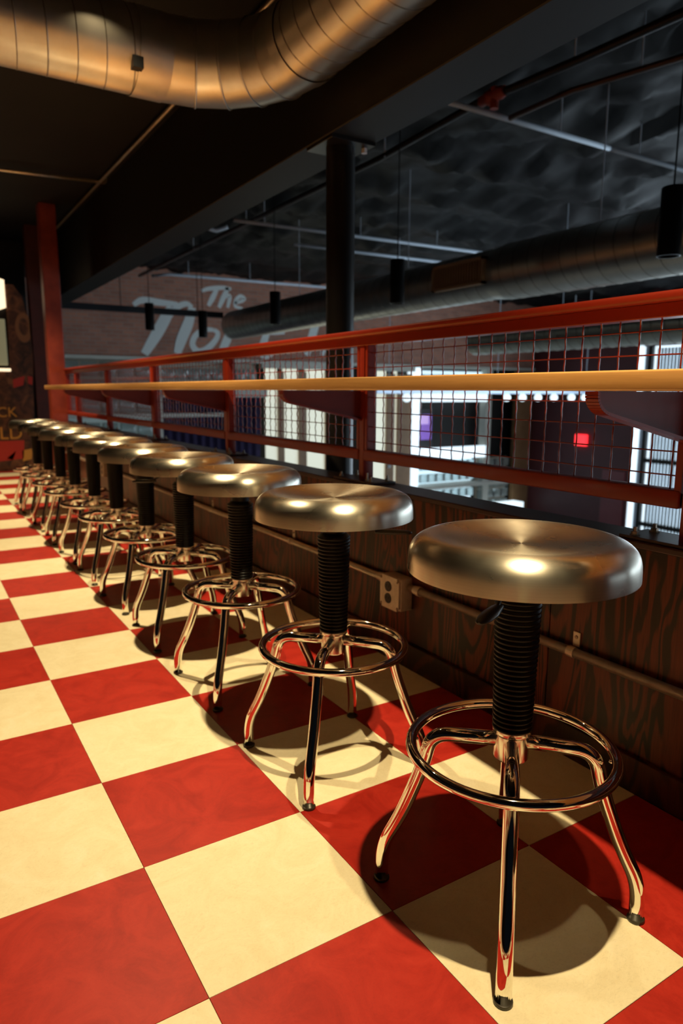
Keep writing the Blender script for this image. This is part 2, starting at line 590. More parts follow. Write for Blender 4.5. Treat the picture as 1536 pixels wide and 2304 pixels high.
# navy curtain between the piers
b = bmesh.new()
pts = []
n = 60
for i in range(n + 1):
    x = 4.08 + (6.28 - 4.08) * i / n
    pts.append((x, WB + 0.12 + 0.03 * math.sin(i * 1.3)))
for (xa, ya), (xb, yb) in zip(pts[:-1], pts[1:]):
    v = [b.verts.new(q) for q in ((xa, ya, -3.0), (xb, yb, -3.0), (xb, yb, 0.74), (xa, ya, 0.74))]
    b.faces.new(v)
bmesh.ops.remove_doubles(b, verts=b.verts, dist=1e-5)
bmesh.ops.solidify(b, geom=list(b.faces), thickness=0.01)
tag(obj('curtain', b, M['navy'], smooth=True), 'navy blue curtain hanging across the far hall opening', 'curtain')

# doors (cream panels with emission between tan stiles)
dn = 1
for (xa, xb, st) in ((6.40, 6.69, 0.15), (6.84, 7.21, 0.20), (7.41, 7.91, 0.10), (9.28, 9.64, 0.24), (9.88, 9.97, 0.44)):
    b = bmesh.new()
    box(b, xa, xb, WB + 0.10, WB + 0.13, -3.0, 1.38)
    d = structure('door_%d' % dn, b, M['creamemit'])
    b = bmesh.new()
    box(b, xb, xb + st, WB + 0.04, WB + 0.16, -3.0, 1.30, 0.004, 1)
    f = obj('door_frame', b, M['tanwood'], d)
    if dn in (1, 2, 4):
        b = bmesh.new()
        lathe(b, [(0, 0), (0.035, 0.005), (0.04, 0.03), (0.02, 0.06), (0, 0.062)], 16, (xb + 0.06, WB - 0.03, -0.95), axis='Y')
        obj('door_handle', b, M['globe'] if dn == 1 else M['zinc'], d, True)  # first handle emits, a bright glint put in as glow
    dn += 1
# glass block windows: blocks one by one in front of daylight
def block_window(idx, x0, x1, z0, z1, p, lit, skip=None):
    b = bmesh.new()
    box(b, x0, x1, WB + 0.20, WB + 0.22, z0, z1)
    wn = structure('window_%d' % idx, b, lit)
    b = bmesh.new()
    h = p / 2 - 0.012
    box(b, -h, h, -0.05, 0.05, -h, h, 0.022, 2)
    src = obj('glass_block', b, M['glassblock'], wn, True)
    nx = max(1, int((x1 - x0) / p)); nz = max(1, int((z1 - z0) / p))
    fst = True
    for i in range(nx):
        for j in range(nz):
            loc = (x0 + (i + .5) * (x1 - x0) / nx, WB + 0.10, z0 + (j + .5) * (z1 - z0) / nz)
            if fst:
                src.location = loc
                fst = False
            else:
                inst(src, loc, wn)
    return wn
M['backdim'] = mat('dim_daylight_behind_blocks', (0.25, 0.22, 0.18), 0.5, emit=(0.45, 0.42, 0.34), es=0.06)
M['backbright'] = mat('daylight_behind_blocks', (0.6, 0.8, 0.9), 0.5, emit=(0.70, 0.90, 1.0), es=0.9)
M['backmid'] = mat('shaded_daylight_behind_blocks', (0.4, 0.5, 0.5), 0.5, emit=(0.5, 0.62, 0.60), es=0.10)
block_window(1, 2.2, 3.90, -0.60, 0.34, 0.32, M['backmid'])
block_window(2, 2.2, 3.90, 0.42, 1.45, 0.32, M['backdim'])
block_window(3, 4.10, 6.20, 0.97, 1.45, 0.25, M['backdim'])
block_window(4, 10.45, 12.6, -2.6, -1.62, 0.25, M['backbright'])
block_window(5, 10.45, 12.6, -1.50, -0.86, 0.25, M['backbright'])
block_window(6, 10.45, 12.9, 1.00, 1.40, 0.25, M['backbright'])
block_window(7, 12.75, 13.9, -2.6, -0.90, 0.25, M['backdim'])
trim(10.40, 10.62, -3.0, 1.46, M['windowlit'])  # pier emits like a pane, its daylight brightness put in
trim(10.62, 12.9, 0.62, 0.98, M['windowlit'], d0=0.0, d1=0.06)  # band given the pane emission to look daylit
trim(10.45, 14.3, -1.62, -1.52, M['plaster'], d0=-0.10)
trim(10.45, 12.9, -0.86, -0.55, M['windowlit'], d0=-0.02, d1=0.10)  # white ledge made to glow in place of daylight falling on it
trim(12.86, 13.07, -3.0, 1.46, M['plaster'])
trim(14.0, 14.6, -3.0, 1.46, M['tanwood'], d0=0.0, d1=0.15)
b = bmesh.new()
box(b, 13.2, 14.0, WB - 0.45, WB - 0.05, -2.30, -2.12, 0.01, 1)
tag(obj('side_counter', b, M['globe']), 'small white counter top at the foot of the far glass block wall', 'counter')  # counter top glows, its brightness is put in as emission
# arcade screen glowing purple in the dark opening
g = thing('game_cabinet', 'dark games cabinet with a glowing purple screen in the far opening', 'arcade cabinet', (11.0, WB + 0.34, -3.0))
b = bmesh.new(); box(b, -0.28, 0.28, -0.08, 0.18, 0, 3.45, 0.01, 1); obj('body', b, M['blackmetal'], g)
b = bmesh.new(); box(b, -0.22, 0.22, -0.10, -0.081, 2.65, 3.30, 0.01, 1); obj('screen', b, M['purple'], g)
b = bmesh.new(); box(b, -0.22, 0.10, -0.10, -0.081, 3.05, 3.28, 0.004, 1); g2 = obj('screen_picture', b, mat('violet_picture', (0.4, 0.3, 0.6), 0.4, emit=(0.55, 0.36, 0.75), es=0.7), g)
g2.location.y = -0.02

# ---- hall side wall (maroon) with tall daylit windows
SX = 14.6
bm = bmesh.new()
box(bm, SX, SX + 0.2, 9.75, 13.25, -3.0, 3.3)
ws = structure('wall_hall_side', bm, M['maroonwall'])
b = bmesh.new()
box(b, SX - 0.04, SX, 9.85, 10.50, -3.0, -1.05, 0.005, 1)
structure('door_6', b, M['maroonlight'])
bm = bmesh.new()
box(bm, SX, SX + 0.2, -7.0, 9.75, 1.95, 3.3)
box(bm, SX, SX + 0.2, -7.0, 9.75, -3.0, -2.75)
structure('wall_hall_side.001', bm, M['maroonwall'])
wi = 8
for (ya, yb) in ((7.6, 9.40), (5.5, 7.4), (3.4, 5.3), (1.3, 3.2), (-0.8, 1.1), (-2.9, -1.0), (-5.0, -3.1)):
    b = bmesh.new()
    box(b, SX + 0.06, SX + 0.08, ya, yb, -2.75, 1.95)
    wn = structure('window_%d' % wi, b, M['windowlit'])
    wi += 1
    b = bmesh.new()
    for q in (ya, yb):
        box(b, SX - 0.04, SX + 0.12, q - 0.05, q + 0.05, -2.75, 1.95, 0.005, 1)
    for z in (-2.26, -0.72, 1.0):
        box(b, SX - 0.02, SX + 0.05, ya, yb, z - 0.05, z + 0.05)
    obj('window_frame', b, M['blackmetal'], wn)
    if ya > 5:
        b = bmesh.new()
        box(b, SX + 0.035, SX + 0.045, -0.035, 0.035, -2.7, 1.9)
        src = obj('blind_slat', b, M['blind'], wn)
        nn = int((yb - ya - 0.12) / 0.085)
        for i in range(nn):
            yy = ya + 0.1 + i * 0.085
            if i == 0:
                src.location = (0, yy, 0)
            else:
                inst(src, (0, yy, 0), wn)
for (ya, yb, mm) in ((9.42, 9.52, M['steelblue']), (9.60, 9.72, M['windowlit'])):  # second strip is trim with the panes' glow put into it
    b = bmesh.new()
    box(b, SX - 0.02, SX + 0.08, ya, yb, -2.75, 2.0, 0.005, 1)
    structure('trim_%d' % tn[0], b, mm)
    tn[0] += 1
b = bmesh.new()
box(b, SX - 0.10, SX - 0.002, 11.02, 11.38, -0.50, -0.20, 0.02, 2)
tag(obj('exit_sign', b, M['exit']), 'small glowing red sign on the maroon hall wall', 'sign')

# painted lettering on the brick
SIGN = {
 'N': [([(3.58, 2.50), (3.76, 2.60), (4.10, 2.58), (4.46, 2.57)], .065), ([(4.33, 2.51), (4.2, 2.29), (3.99, 1.94), (3.75, 1.58)], .115),
       ([(3.97, 1.93), (4.2, 2.23), (4.42, 2.49), (4.63, 2.59), (4.76, 2.53)], .06), ([(4.76, 2.53), (4.67, 2.23), (4.51, 1.88), (4.41, 1.61)], .11)],
 'o': [([(5.2, 2.11), (4.99, 2.1), (4.81, 1.98), (4.74, 1.8), (4.85, 1.67), (5.04, 1.72), (5.24, 1.91), (5.29, 2.05), (5.2, 2.11)], .065)],
 'r': [([(5.59, 2.17), (5.49, 1.92), (5.36, 1.69)], .09), ([(5.44, 1.87), (5.59, 2.04), (5.79, 2.14), (5.95, 2.09)], .065)],
 't': [([(6.54, 2.38), (6.41, 2.1), (6.28, 1.72), (6.38, 1.63), (6.53, 1.68)], .085), ([(6.25, 2.14), (6.84, 2.16)], .08)],
 'h': [([(7.69, 2.49), (7.55, 2.15), (7.39, 1.66)], .10), ([(7.44, 1.81), (7.6, 1.98), (7.78, 2.02), (7.85, 1.92), (7.78, 1.67)], .08)],
 'T': [([(4.96, 2.86), (5.13, 2.92), (5.42, 2.96), (5.61, 2.95)], .045), ([(5.3, 2.93), (5.2, 2.75), (5.1, 2.58)], .055)],
 'h2': [([(5.54, 2.97), (5.44, 2.78), (5.33, 2.56)], .055), ([(5.39, 2.71), (5.49, 2.80), (5.57, 2.80), (5.55, 2.68), (5.52, 2.57)], .045)],
 'e': [([(5.68, 2.67), (5.83, 2.72), (5.9, 2.78), (5.81, 2.82), (5.71, 2.73), (5.7, 2.61), (5.85, 2.58)], .042)],
}
def ribbon(b, ctrl, wd):
    P = [Vector((p.x, p.z)) for p in smooth_path([(u, 0, v) for u, v in ctrl], 6)]
    L, Rr = [], []
    for i, p in enumerate(P):
        d = (P[min(i + 1, len(P) - 1)] - P[max(i - 1, 0)]).normalized()
        nrm = Vector((-d.y, d.x)) * wd * (0.6 + 0.4 * math.sin(math.pi * (i + 1) / (len(P) + 1)))
        L.append(p + nrm); Rr.append(p - nrm)
    lay = globals().get('LAY', 0)
    y0 = WB - 0.004 - lay
    A = [[b.verts.new((q.x, yy, q.y)) for q in S] for S in (L, Rr) for yy in (y0, WB)]
    n = len(P)
    for i in range(n - 1):
        for u, v in ((0, 2), (2, 3), (3, 1), (1, 0)):
            b.faces.new((A[u][i], A[u][i + 1], A[v][i + 1], A[v][i]))
for key, strokes in SIGN.items():
    b = bmesh.new()
    for LAY, (ctrl, wd) in enumerate(strokes):
        LAY *= 0.002
        ribbon(b, ctrl, wd)
    obj('painted_letter', b, M['paintwhite'], wb)

# ================================================================== BAR STOOLS
LEG_R, RING_R = 0.0122, 0.0092
def stool_parts():
    P = []
    # seat: spun dish, hollow below
    out = [(0.0, 1.930), (0.04, 1.930), (0.12, 1.9325), (0.22, 1.940), (0.31, 1.951), (0.375, 1.962), (0.42, 1.968), (0.455, 1.966),
           (0.488, 1.955), (0.515, 1.936), (0.534, 1.910), (0.5425, 1.882), (0.5455, 1.855), (0.5465, 1.828), (0.5470, 1.808), (0.5470, 1.797)]
    inn = [(0.5390, 1.797), (0.5390, 1.808), (0.538, 1.83), (0.535, 1.86), (0.525, 1.90), (0.508, 1.925), (0.48, 1.944), (0.44, 1.953), (0.3, 1.938), (0.12, 1.920), (0, 1.918)]
    b = bmesh.new()
    # smooth the outer curve by resampling
    q = smooth_path([(r, 0, h) for r, h in out], 3)
    prof = [(max(p.x, 0) * T, p.z * T) for p in q]
    prof[0] = (0, prof[0][1])
    lathe(b, prof + [(r * T, h * T) for r, h in inn], 96)
    P.append(('seat', b, M['seat'], 60))
    # mounting plate and neck
    b = bmesh.new()
    box(b, -0.085, 0.085, -0.075, 0.075, 1.885 * T, 1.925 * T, 0.004, 2)
    box(b, -0.050, 0.050, -0.042, 0.042, 1.80 * T, 1.89 * T, 0.006, 2)
    P.append(('mechanism', b, M['blackpl'], 30))
    b = bmesh.new()
    lathe(b, [(0, 1.60 * T), (0.026, 1.60 * T), (0.026, 1.82 * T), (0, 1.82 * T)], 24)
    P.append(('piston', b, M['blackpl'], 30))
    # bellows
    b = bmesh.new()
    prof = [(0, 0.965 * T), (0.028, 0.965 * T)]
    N = 27
    z0, z1 = 0.972 * T, 1.665 * T
    for i in range(N):
        f = i / (N - 1)
        zc = z0 + (z1 - z0) * (i + 0.5) / N
        ro = (0.0995 + 0.0165 * f) * T
        ri = ro - 0.0030
        h = (z1 - z0) / N
        prof += [(ri, zc - h * 0.5), (ro - 0.0006, zc - h * 0.22), (ro, zc), (ro - 0.0006, zc + h * 0.22)]
    prof += [(0.034, z1), (0.030, z1 + 0.006), (0, z1 + 0.006)]
    lathe(b, prof, 40)
    P.append(('bellows', b, M['rubber'], 80))
    # hub
    b = bmesh.new()
    lathe(b, [(0, 0.815 * T), (0.0275, 0.815 * T), (0.0290, 0.822 * T), (0.0290, 0.945 * T), (0.0305, 0.950 * T), (0.0322, 0.958 * T), (0.0322, 0.985 * T), (0.0308, 0.992 * T), (0, 0.992 * T)], 40)
    P.append(('hub', b, M['hub'], 40))
    # foot ring
    b = bmesh.new()
    rr = 0.508 * T
    tube(b, [(rr * math.cos(2 * math.pi * k / 72), rr * math.sin(2 * math.pi * k / 72), 0.865 * T) for k in range(72)], RING_R, 16, closed=True)
    P.append(('foot_ring', b, M['chrome'], 0))
    # leg (along +X)
    b = bmesh.new()
    path = bent_path([tuple(c_ * T for c_ in c) for c in [(0.066, 0, 0.905), (0.405, 0, 0.895), (0.448, 0, 0.70), (0.548, 0, 0.42), (0.655, 0, 0.205), (0.657, 0, 0.012)]], 0.036, 9)
    tube(b, path, LEG_R, 18)
    lathe(b, [(0, 0.0), (0.004, 0.0), (0.004, 0.004), (0, 0.004)], 8, (0.484 * T, 0, 0.845 * T), mi=0)
    P.append(('leg', b, M['chrome'], 0))
    b = bmesh.new()
    lathe(b, [(0, 0), (0.0136, 0), (0.0144, 0.001), (0.0146, 0.0035), (0.0140, 0.0055), (0.0124, 0.006), (0, 0.006)], 24, (0.657 * T, 0, 0))
    P.append(('glide', b, M['glide'], 40))
    # lever (along +X)
    b = bmesh.new()
    tube(b, smooth_path([(0.03, 0, 1.84 * T), (0.06, 0, 1.815 * T), (0.085, 0, 1.735 * T), (0.11, 0, 1.690 * T)], 5), 0.0032, 8)
    vs = []
    prof = [(0.095, 0.007, 0.0045), (0.11, 0.010, 0.0060), (0.135, 0.0125, 0.0065), (0.160, 0.0115, 0.0055), (0.176, 0.008, 0.004), (0.181, 0.003, 0.002)]
    rows = []
    for x, wy, hz in prof:
        z = 1.690 * T - (x - 0.095) * 0.03
        rows.append([b.verts.new((x, wy * math.cos(a), z + hz * math.sin(a))) for a in [2 * math.pi * k / 12 for k in range(12)]])
    for a, c in zip(rows[:-1], rows[1:]):
        for k in range(12):
            b.faces.new((a[k], a[(k + 1) % 12], c[(k + 1) % 12], c[k]))
    b.faces.new(rows[0][::-1]); b.faces.new(rows[-1])
    P.append(('height_lever', b, M['blackpl'], 50))
    return P

SRC = {}
def make_stool(label, x, y, rot, lever):
    root = thing('bar_stool', label, 'bar stool', (x, y, 0), rot, 'bar stools in a row along the counter')
    if not SRC:
        for nme, b, mm, au in stool_parts():
            o = obj(nme, b, mm, root, True, autos=au or None)
            SRC[nme] = o
        legs = [(SRC['leg'], SRC['glide'])]
        SRC['glide'].parent = SRC['leg']
        new = SRC
    else:
        new = {}
        for nme in ('seat', 'mechanism', 'piston', 'bellows', 'hub', 'foot_ring', 'leg', 'height_lever'):
            new[nme] = inst(SRC[nme], (0, 0, 0), root, (0, 0, 0))
        new['glide'] = inst(SRC['glide'], (0, 0, 0), new['leg'], (0, 0, 0))
    new['leg'].rotation_euler = (0, 0, math.pi / 4)
    for k in (1, 2, 3):
        l2 = inst(new['leg'], (0, 0, 0), root, (0, 0, math.pi / 4 + k * math.pi / 2))
        inst(new['glide'], (0, 0, 0), l2, (0, 0, 0))
    new['seat'].rotation_euler = (0, 0, lever * 0.7)
    new['mechanism'].rotation_euler = (0, 0, lever - rot)
    new['height_lever'].rotation_euler = (0, 0, lever - rot)
    return root

STOOLS = [
 ('nearest brushed metal bar stool, largest one, its whole chromed base visible at lower right', 1.557, -0.235, 0.0, -2.68),
 ('second stool from the camera, black height lever sticking out to the right', 1.535, 1.475, 0.0, -0.55),
 ('third stool from the camera, round metal seat just behind the one with the lever', 1.545, 3.10, 0.03, -0.3),
 ('fourth stool from the camera, its seat overlapping the third one', 1.545, 4.62, -0.04, 2.6),
 ('fifth stool from the camera, in the middle of the stool row', 1.545, 6.05, 0.05, -0.4),
 ('sixth stool from the camera, small blurred metal seat past mid row', 1.545, 7.53, 0.0, -0.2),
 ('seventh stool from the camera, blurred metal seat towards the far end', 1.545, 8.92, 0.05, 2.0),
 ('fourth stool from the far end, narrow black post seen beside its neighbours', 1.545, 10.45, -0.03, 1.0),
 ('third stool from the far end of the row', 1.545, 11.80, 0.02, 2.2),
 ('second to last stool at the far end of the row', 1.545, 13.20, 0.04, 1.8),
 ('last stool in the row, farthest away next to the game cabinet', 1.545, 14.62, -0.02, -0.5),
]
for lab, x, y, r, lv in STOOLS:
    make_stool(lab, x * T, y * T, r, lv)

# ================================================================== RAILING
RX0, RX1 = 3.15 * T, 3.30 * T
rail = thing('railing', 'red painted steel railing with crimped wire mesh panels along the mezzanine edge', 'railing', (3.22 * T, 0, 1.70 * T))
ox, oz = 3.22 * T, 1.70 * T
def rb(name, x0, x1, y0, y1, z0, z1, mm, bev=0.0015, par=None, seg=2):
    b = bmesh.new()
    box(b, x0 - ox, x1 - ox, y0, y1, z0 - oz, z1 - oz, bev, seg)
    return obj(name, b, mm, par or rail, bev > 0.002, autos=40 if bev > 0.002 else None)
posts = [-3.80 * T, -0.13 * T, 3.55 * T, 7.24 * T, 10.93 * T, 14.60 * T, 18.1 * T]
PW = 0.145 * T
rb('top_rail', RX0 - 0.016, RX1 + 0.010, YN + 0.4, 6.50, 3.205 * T, 3.27 * T, M['redpaint'], 0.008, seg=4)
rb('rail_web', RX0 + 0.003, RX1 - 0.003, YN + 0.4, 6.50, 3.115 * T, 3.205 * T, M['redpaint'], 0.002)
src_post = src_plate = src_bolt = None
def plate_set(yc):
    global src_plate, src_bolt
    pl = rb('base_plate', 3.06 * T, 3.37 * T, yc - 0.30 * T, yc + 0.30 * T + PW, 1.70 * T, 1.722 * T, M['cap'], 0.0012)
    for (bx, by, hh) in ((3.11, -0.22, 0.012), (3.13, -0.12, 0.022), (3.11, 0.22 + 0.14, 0.012), (3.32, -0.22, 0.012), (3.32, 0.36, 0.012)):
        b = bmesh.new()
        lathe(b, [(0, 0), (0.011, 0), (0.011, 0.002), (0.0085, 0.002), (0.0085, 0.008), (0.0045, 0.0085), (0.0045, 0.006 + hh), (0, 0.006 + hh)], 6,
              (bx * T - ox, yc + by * T, 1.722 * T - oz))
        obj('bolt', b, M['bolt'], pl)
for k, yp in enumerate(posts):
    rb('post', RX0 + 0.003, RX1 - 0.003, yp, yp + PW * 0.60, 1.70 * T, 3.12 * T, M['redpaint'], 0.003)
    plate_set(yp)
# panels: frame stiles, bottom rail and wires
CELL = 0.0508
zlo, zhi = 2.035 * T, 3.13 * T
def crimp(length, n_per, amp, axis, phase):
    pts = []
    N = int(length / CELL * n_per * 8)
    for i in range(N + 1):
        s = length * i / N
        a = amp * math.sin(2 * math.pi * s / CELL * n_per + phase)
        pts.append(((a, 0, s) if axis == 'Z' else (a * 0.5, s, 0)))
    return pts
VSRC = []
for ph in (0, math.pi):
    b = bmesh.new()
    pts = []
    L = zhi - zlo
    N = 84
    for i in range(N + 1):
        s = L * i / N
        pts.append((0.0022 * math.sin(2 * math.pi * s / CELL * 1.5 + ph), 0.0012 * math.sin(2 * math.pi * s / CELL * 1.5 + ph), s))
    tube(b, pts, 0.0020, 6)
    VSRC.append(b)
vmesh = []
for b in VSRC:
    me = bpy.data.meshes.new('wire')
    b.to_mesh(me); b.free()
    me.materials.append(M['wire'])
    me.polygons.foreach_set('use_smooth', [True] * len(me.polygons))
    vmesh.append(me)
hcache = {}
def hwire(L):
    key = round(L, 3)
    if key not in hcache:
        b = bmesh.new()
        N = int(L / CELL * 8)
        tube(b, [(0.0014 * math.sin(math.pi * (L * i / N) / CELL), L * i / N, 0) for i in range(N + 1)], 0.0017, 6)
        me = bpy.data.meshes.new('wire')
        b.to_mesh(me); b.free()
        me.materials.append(M['wire'])
        me.polygons.foreach_set('use_smooth', [True] * len(me.polygons))
        hcache[key] = me
    return hcache[key]
for k in range(len(posts)):
    ya = posts[k] + PW
    yb = (posts[k + 1] if k + 1 < len(posts) else 6.50)
    ya -= PW * 0.28
    # outer frame of the panel
    rb('panel_frame', RX0 + 0.006, RX1 - 0.004, ya, ya + 0.016, 1.94 * T, 3.12 * T, M['redpaint'], 0.0015)
    rb('panel_frame', RX0 + 0.006, RX1 - 0.004, yb - 0.016, yb - 0.001, 1.94 * T, 3.12 * T, M['redpaint'], 0.0015)
    rb('bottom_rail', RX0 + 0.001, RX1 - 0.001, ya, yb - 0.001, 1.925 * T, 2.04 * T, M['redpaint'], 0.005, seg=3)
    n = int((yb - ya - 0.03) / CELL)
    off = ((yb - ya) - n * CELL) / 2
    if k >= 5 or k == 0:
        b = bmesh.new()
        for i in range(n + 1):
            tube(b, [(3.225 * T - ox, ya + off + i * CELL, z - oz) for z in (zlo, zhi)], 0.0020, 5, cap=False)
        for i in range(7):
            tube(b, [(3.225 * T - ox, q, zlo + (i + .6) * CELL - oz) for q in (ya + 0.01, yb - 0.01)], 0.0017, 5, cap=False)
        obj('wire_mesh', b, M['wire'], rail, kind='stuff')
        continue
    for i in range(n + 1):
        o = bpy.data.objects.new('wire', vmesh[i % 2])
        COL.objects.link(o)
        o.parent = rail
        o.location = (3.225 * T - ox, ya + off + i * CELL, zlo - oz)
    for i in range(7):
        o = bpy.data.objects.new('wire', hwire(yb - ya - 0.02))
        COL.objects.link(o)
        o.parent = rail
        o.location = (3.225 * T - ox, ya + 0.01, zlo + (i + .6) * CELL - oz)
# brackets carrying the counter
def bracket(yc):
    x_t, x_b = 2.24 * T, 3.16 * T
    zt = 2.655 * T
    prof = [(x_b, zt), (x_t, zt)]
    toe = []
    for i in range(9):
        a = math.pi + (math.pi / 2 - 0.35) * i / 8
        toe.append((x_t + 0.075 * T * 2 + 0.15 * T * math.cos(a), zt - 0.02 * T + 0.10 * T * math.sin(a)))
    prof += toe
    prof.append((x_b, 2.36 * T))
    b = bmesh.new()
    prism(b, [(u - ox, v - oz) for u, v in prof], 'Y', yc - 0.003, yc + 0.003)
    w_ = obj('bracket', b, M['shadedredpaint'], rail)
    # flange strip following toe and lower edge
    b = bmesh.new()
    path = [(x_t, zt)] + toe + [(x_b, 2.36 * T)]
    th = 0.006
    for (u0, v0), (u1, v1) in zip(path[:-1], path[1:]):
        d = Vector((u1 - u0, v1 - v0))
        if d.length < 1e-5:
            continue
        d.normalize()
        nr = Vector((d.y, -d.x)) * th
        if nr.y > 0:
            nr = -nr
        q = [(u0, v0), (u1, v1), (u1 + nr.x, v1 + nr.y), (u0 + nr.x, v0 + nr.y)]
        prism(b, [(u - ox, v - oz) for u, v in q], 'Y', yc - 0.014, yc + 0.014)
    obj('flange', b, M['redpaint'], w_)
for yp in posts[:6]:
    bracket(yp + PW * 0.5)

# counter
bm = bmesh.new()
box(bm, 2.00 * T, 3.12 * T, YN + 0.6, 5.30, 2.658 * T, 2.755 * T, 0.0035, 3)
tag(obj('counter', bm, M['maple'], smooth=True, autos=40), 'long pale maple counter top fixed along the red railing', 'counter')

# ================================================================== CONDUIT AND OUTLETS ON KNEE WALL
cy = 0.815 * T
cond = thing('conduit', 'thin galvanised conduit running along the dark wood knee wall', 'conduit', (3.045 * T, 0, cy))
b = bmesh.new()
tube(b, [(-0.0172, YN + 0.1, 0), (-0.0172, 2.49 * T, 0)], 0.0115, 14)
obj('tube', b, M['conduit'], cond, True)
b = bmesh.new()
tube(b, [(-0.0172, 2.82 * T, 0), (-0.0172, 14.0 * T, 0)], 0.0115, 14)
obj('tube', b, M['conduit'], cond, True)
b = bmesh.new()
tube(b, [(-0.0172, 14.4 * T, 0), (-0.0172, 6.48, 0)], 0.0115, 14)
obj('tube', b, M['conduit'], cond, True)
for yy in (2.36, 2.95, 13.85, 14.55):
    b = bmesh.new()
    lathe(b, [(0.0118, 0), (0.0155, 0), (0.0155, 0.016), (0.0138, 0.018), (0.0138, 0.030), (0.0118, 0.030)], 20, (-0.0172, yy * T - 0.015, 0), axis='Y')
    obj('coupling', b, M['boxsteel'], cond, True, autos=40)
for yy in (-0.9, 0.58, 4.9, 7.6, 11.0):
    b = bmesh.new()
    box(b, -0.004, -0.001, yy * T - 0.010, yy * T + 0.010, 0.010, 0.046, 0.0008, 1)
    lathe(b, [(0.0118, -0.010), (0.0132, -0.010), (0.0132, 0.010), (0.0118, 0.010)], 16, (-0.0172, yy * T, 0), axis='Y')
    s_ = obj('strap', b, M['boxsteel'], cond)
    b = bmesh.new()
    lathe(b, [(0, 0), (0.0045, 0), (0.004, -0.002), (0, -0.0028)], 10, (-0.004, yy * T, 0.034), axis='X')
    obj('screw', b, M['bolt'], s_)

def outlet(yc, zc, label, full=True):
    t_ = thing('outlet_box', label, 'outlet', (3.045 * T, yc, zc), 0, 'outlet boxes on the knee wall')
    hw, hh, dp = 0.0505, 0.0535, 0.052
    b = bmesh.new()
    box(b, -dp + 0.004, 0.0, -hw, hw, -hh, hh, 0.005, 3)
    obj('box', b, M['boxsteel'], t_, True, autos=40)
    b = bmesh.new()
    # cover plate with clipped corners
    c = 0.010
    poly = [(-hw + c, -hh), (hw - c, -hh), (hw - c, -hh + c * .6), (hw, -hh + c), (hw, hh - c), (hw - c, hh - c * .6), (hw - c, hh), (-hw + c, hh), (-hw + c, hh - c * .6), (-hw, hh - c), (-hw, -hh + c), (-hw + c, -hh + c * .6)]
    prism(b, poly, 'X', -dp - 0.004, -dp + 0.004)
    cv = obj('cover', b, M['boxsteel'], t_)
    for s in (-1, 1):
        b = bmesh.new()
        lathe(b, [(0, -0.0025), (0.0165, -0.0025), (0.0172, 0.0), (0.0172, 0.004)], 28, (-dp - 0.004, 0.006, s * 0.0195), axis='X')
        rc = obj('receptacle', b, M['blackpl'], t_, True, autos=40)
        b = bmesh.new()
        for dy in (-0.006, 0.006):
            box(b, -dp - 0.0072, -dp - 0.0064, 0.006 + dy - 0.001, 0.006 + dy + 0.001, s * 0.0195 - 0.001, s * 0.0195 + 0.007)
        obj('slot', b, M['dark'], rc)
    for sy in (-1, 1):
        for sz in (-1, 1):
            b = bmesh.new()
            lathe(b, [(0, -0.0035), (0.003, -0.003), (0.0042, 0), (0.0042, 0.002)], 10, (-dp - 0.004, sy * (hw - 0.007), sz * (hh - 0.011)), axis='X')
            obj('screw', b, M['bolt'], t_)
    return t_
outlet(2.655 * T, 0.742 * T, 'steel duplex outlet box on the dark wall behind the second stool')
outlet(14.2 * T, 0.80 * T, 'small far outlet box on the wall glimpsed behind the sixth stool')

# ================================================================== POSTS, COLUMN
bm = bmesh.new()
box(bm, 0.915, 1.065, 6.52, 6.67, 0.0, 2.62, 0.005, 1)
tag(obj('timber_post', bm, M['redwood']), 'square red stained timber post at the far end of the counter', 'post')
bm = bmesh.new()
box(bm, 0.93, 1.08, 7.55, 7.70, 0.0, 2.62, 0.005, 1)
tag(obj('timber_post', bm, M['shadedredwood']), 'darker red post in shadow just left of and behind the red post', 'post')
cl = thing('steel_column', 'round black steel column behind the railing holding up the beam', 'column', (1.415, 1.93, -3.0))
b = bmesh.new(); lathe(b, [(0, 0), (0.0640, 0), (0.0640, 4.93), (0, 4.93)], 40); obj('shaft', b, M['blackmetal'], cl, True, autos=40)
b = bmesh.new(); box(b, -0.11, 0.11, -0.11, 0.11, 4.93, 4.945, 0.001, 1); pl = obj('cap_plate', b, M['blackmetal'], cl)
b = bmesh.new(); lathe(b, [(0, 0), (0.014, 0), (0.014, -0.02), (0, -0.02)], 6, (0.085, -0.06, 4.93)); obj('bolt', b, M['zinc'], pl)

# arcade cabinet at far left
ac = thing('arcade_cabinet', 'tall arcade cabinet with printed side art beyond the last stool', 'arcade cabinet', (0.3, 7.5, 0))
b = bmesh.new()
prism(b, [(-0.75, 0), (0.565, 0), (0.60, 0.9), (0.62, 1.25), (0.60, 1.60), (0.55, 1.86), (0.47, 1.98), (0.40, 1.98), (0.38, 1.10), (-0.75, 1.10)], 'Y', 0.0, 0.05)
obj('side_panel', b, M['artwork'], ac)
b = bmesh.new(); box(b, -0.70, 0.50, 0.052, 0.70, 0.0, 1.05, 0.01, 1); obj('body', b, M['blackmetal'], ac)
b = bmesh.new(); box(b, 0.10, 0.40, 0.052, 0.70, 1.05, 1.95, 0.01, 1); obj('screen_housing', b, M['blackmetal'], ac)
b = bmesh.new(); prism(b, [(0.18, 1.66), (0.385, 1.74), (0.385, 2.02), (0.18, 2.08)], 'Y', -0.02, 0.04); obj('marquee', b, M['marquee'], ac)
b = bmesh.new(); box(b, 0.12, 0.365, -0.004, 0.04, 1.14, 1.62, 0.004, 1); obj('screen', b, M['screen'], ac)
b = bmesh.new(); box(b, 0.05, 0.385, -0.03, 0.04, 1.075, 1.105, 0.004, 1); obj('control_shelf', b, M['marquee'], ac)  # shelf shares the marquee glow, standing in for light falling on it
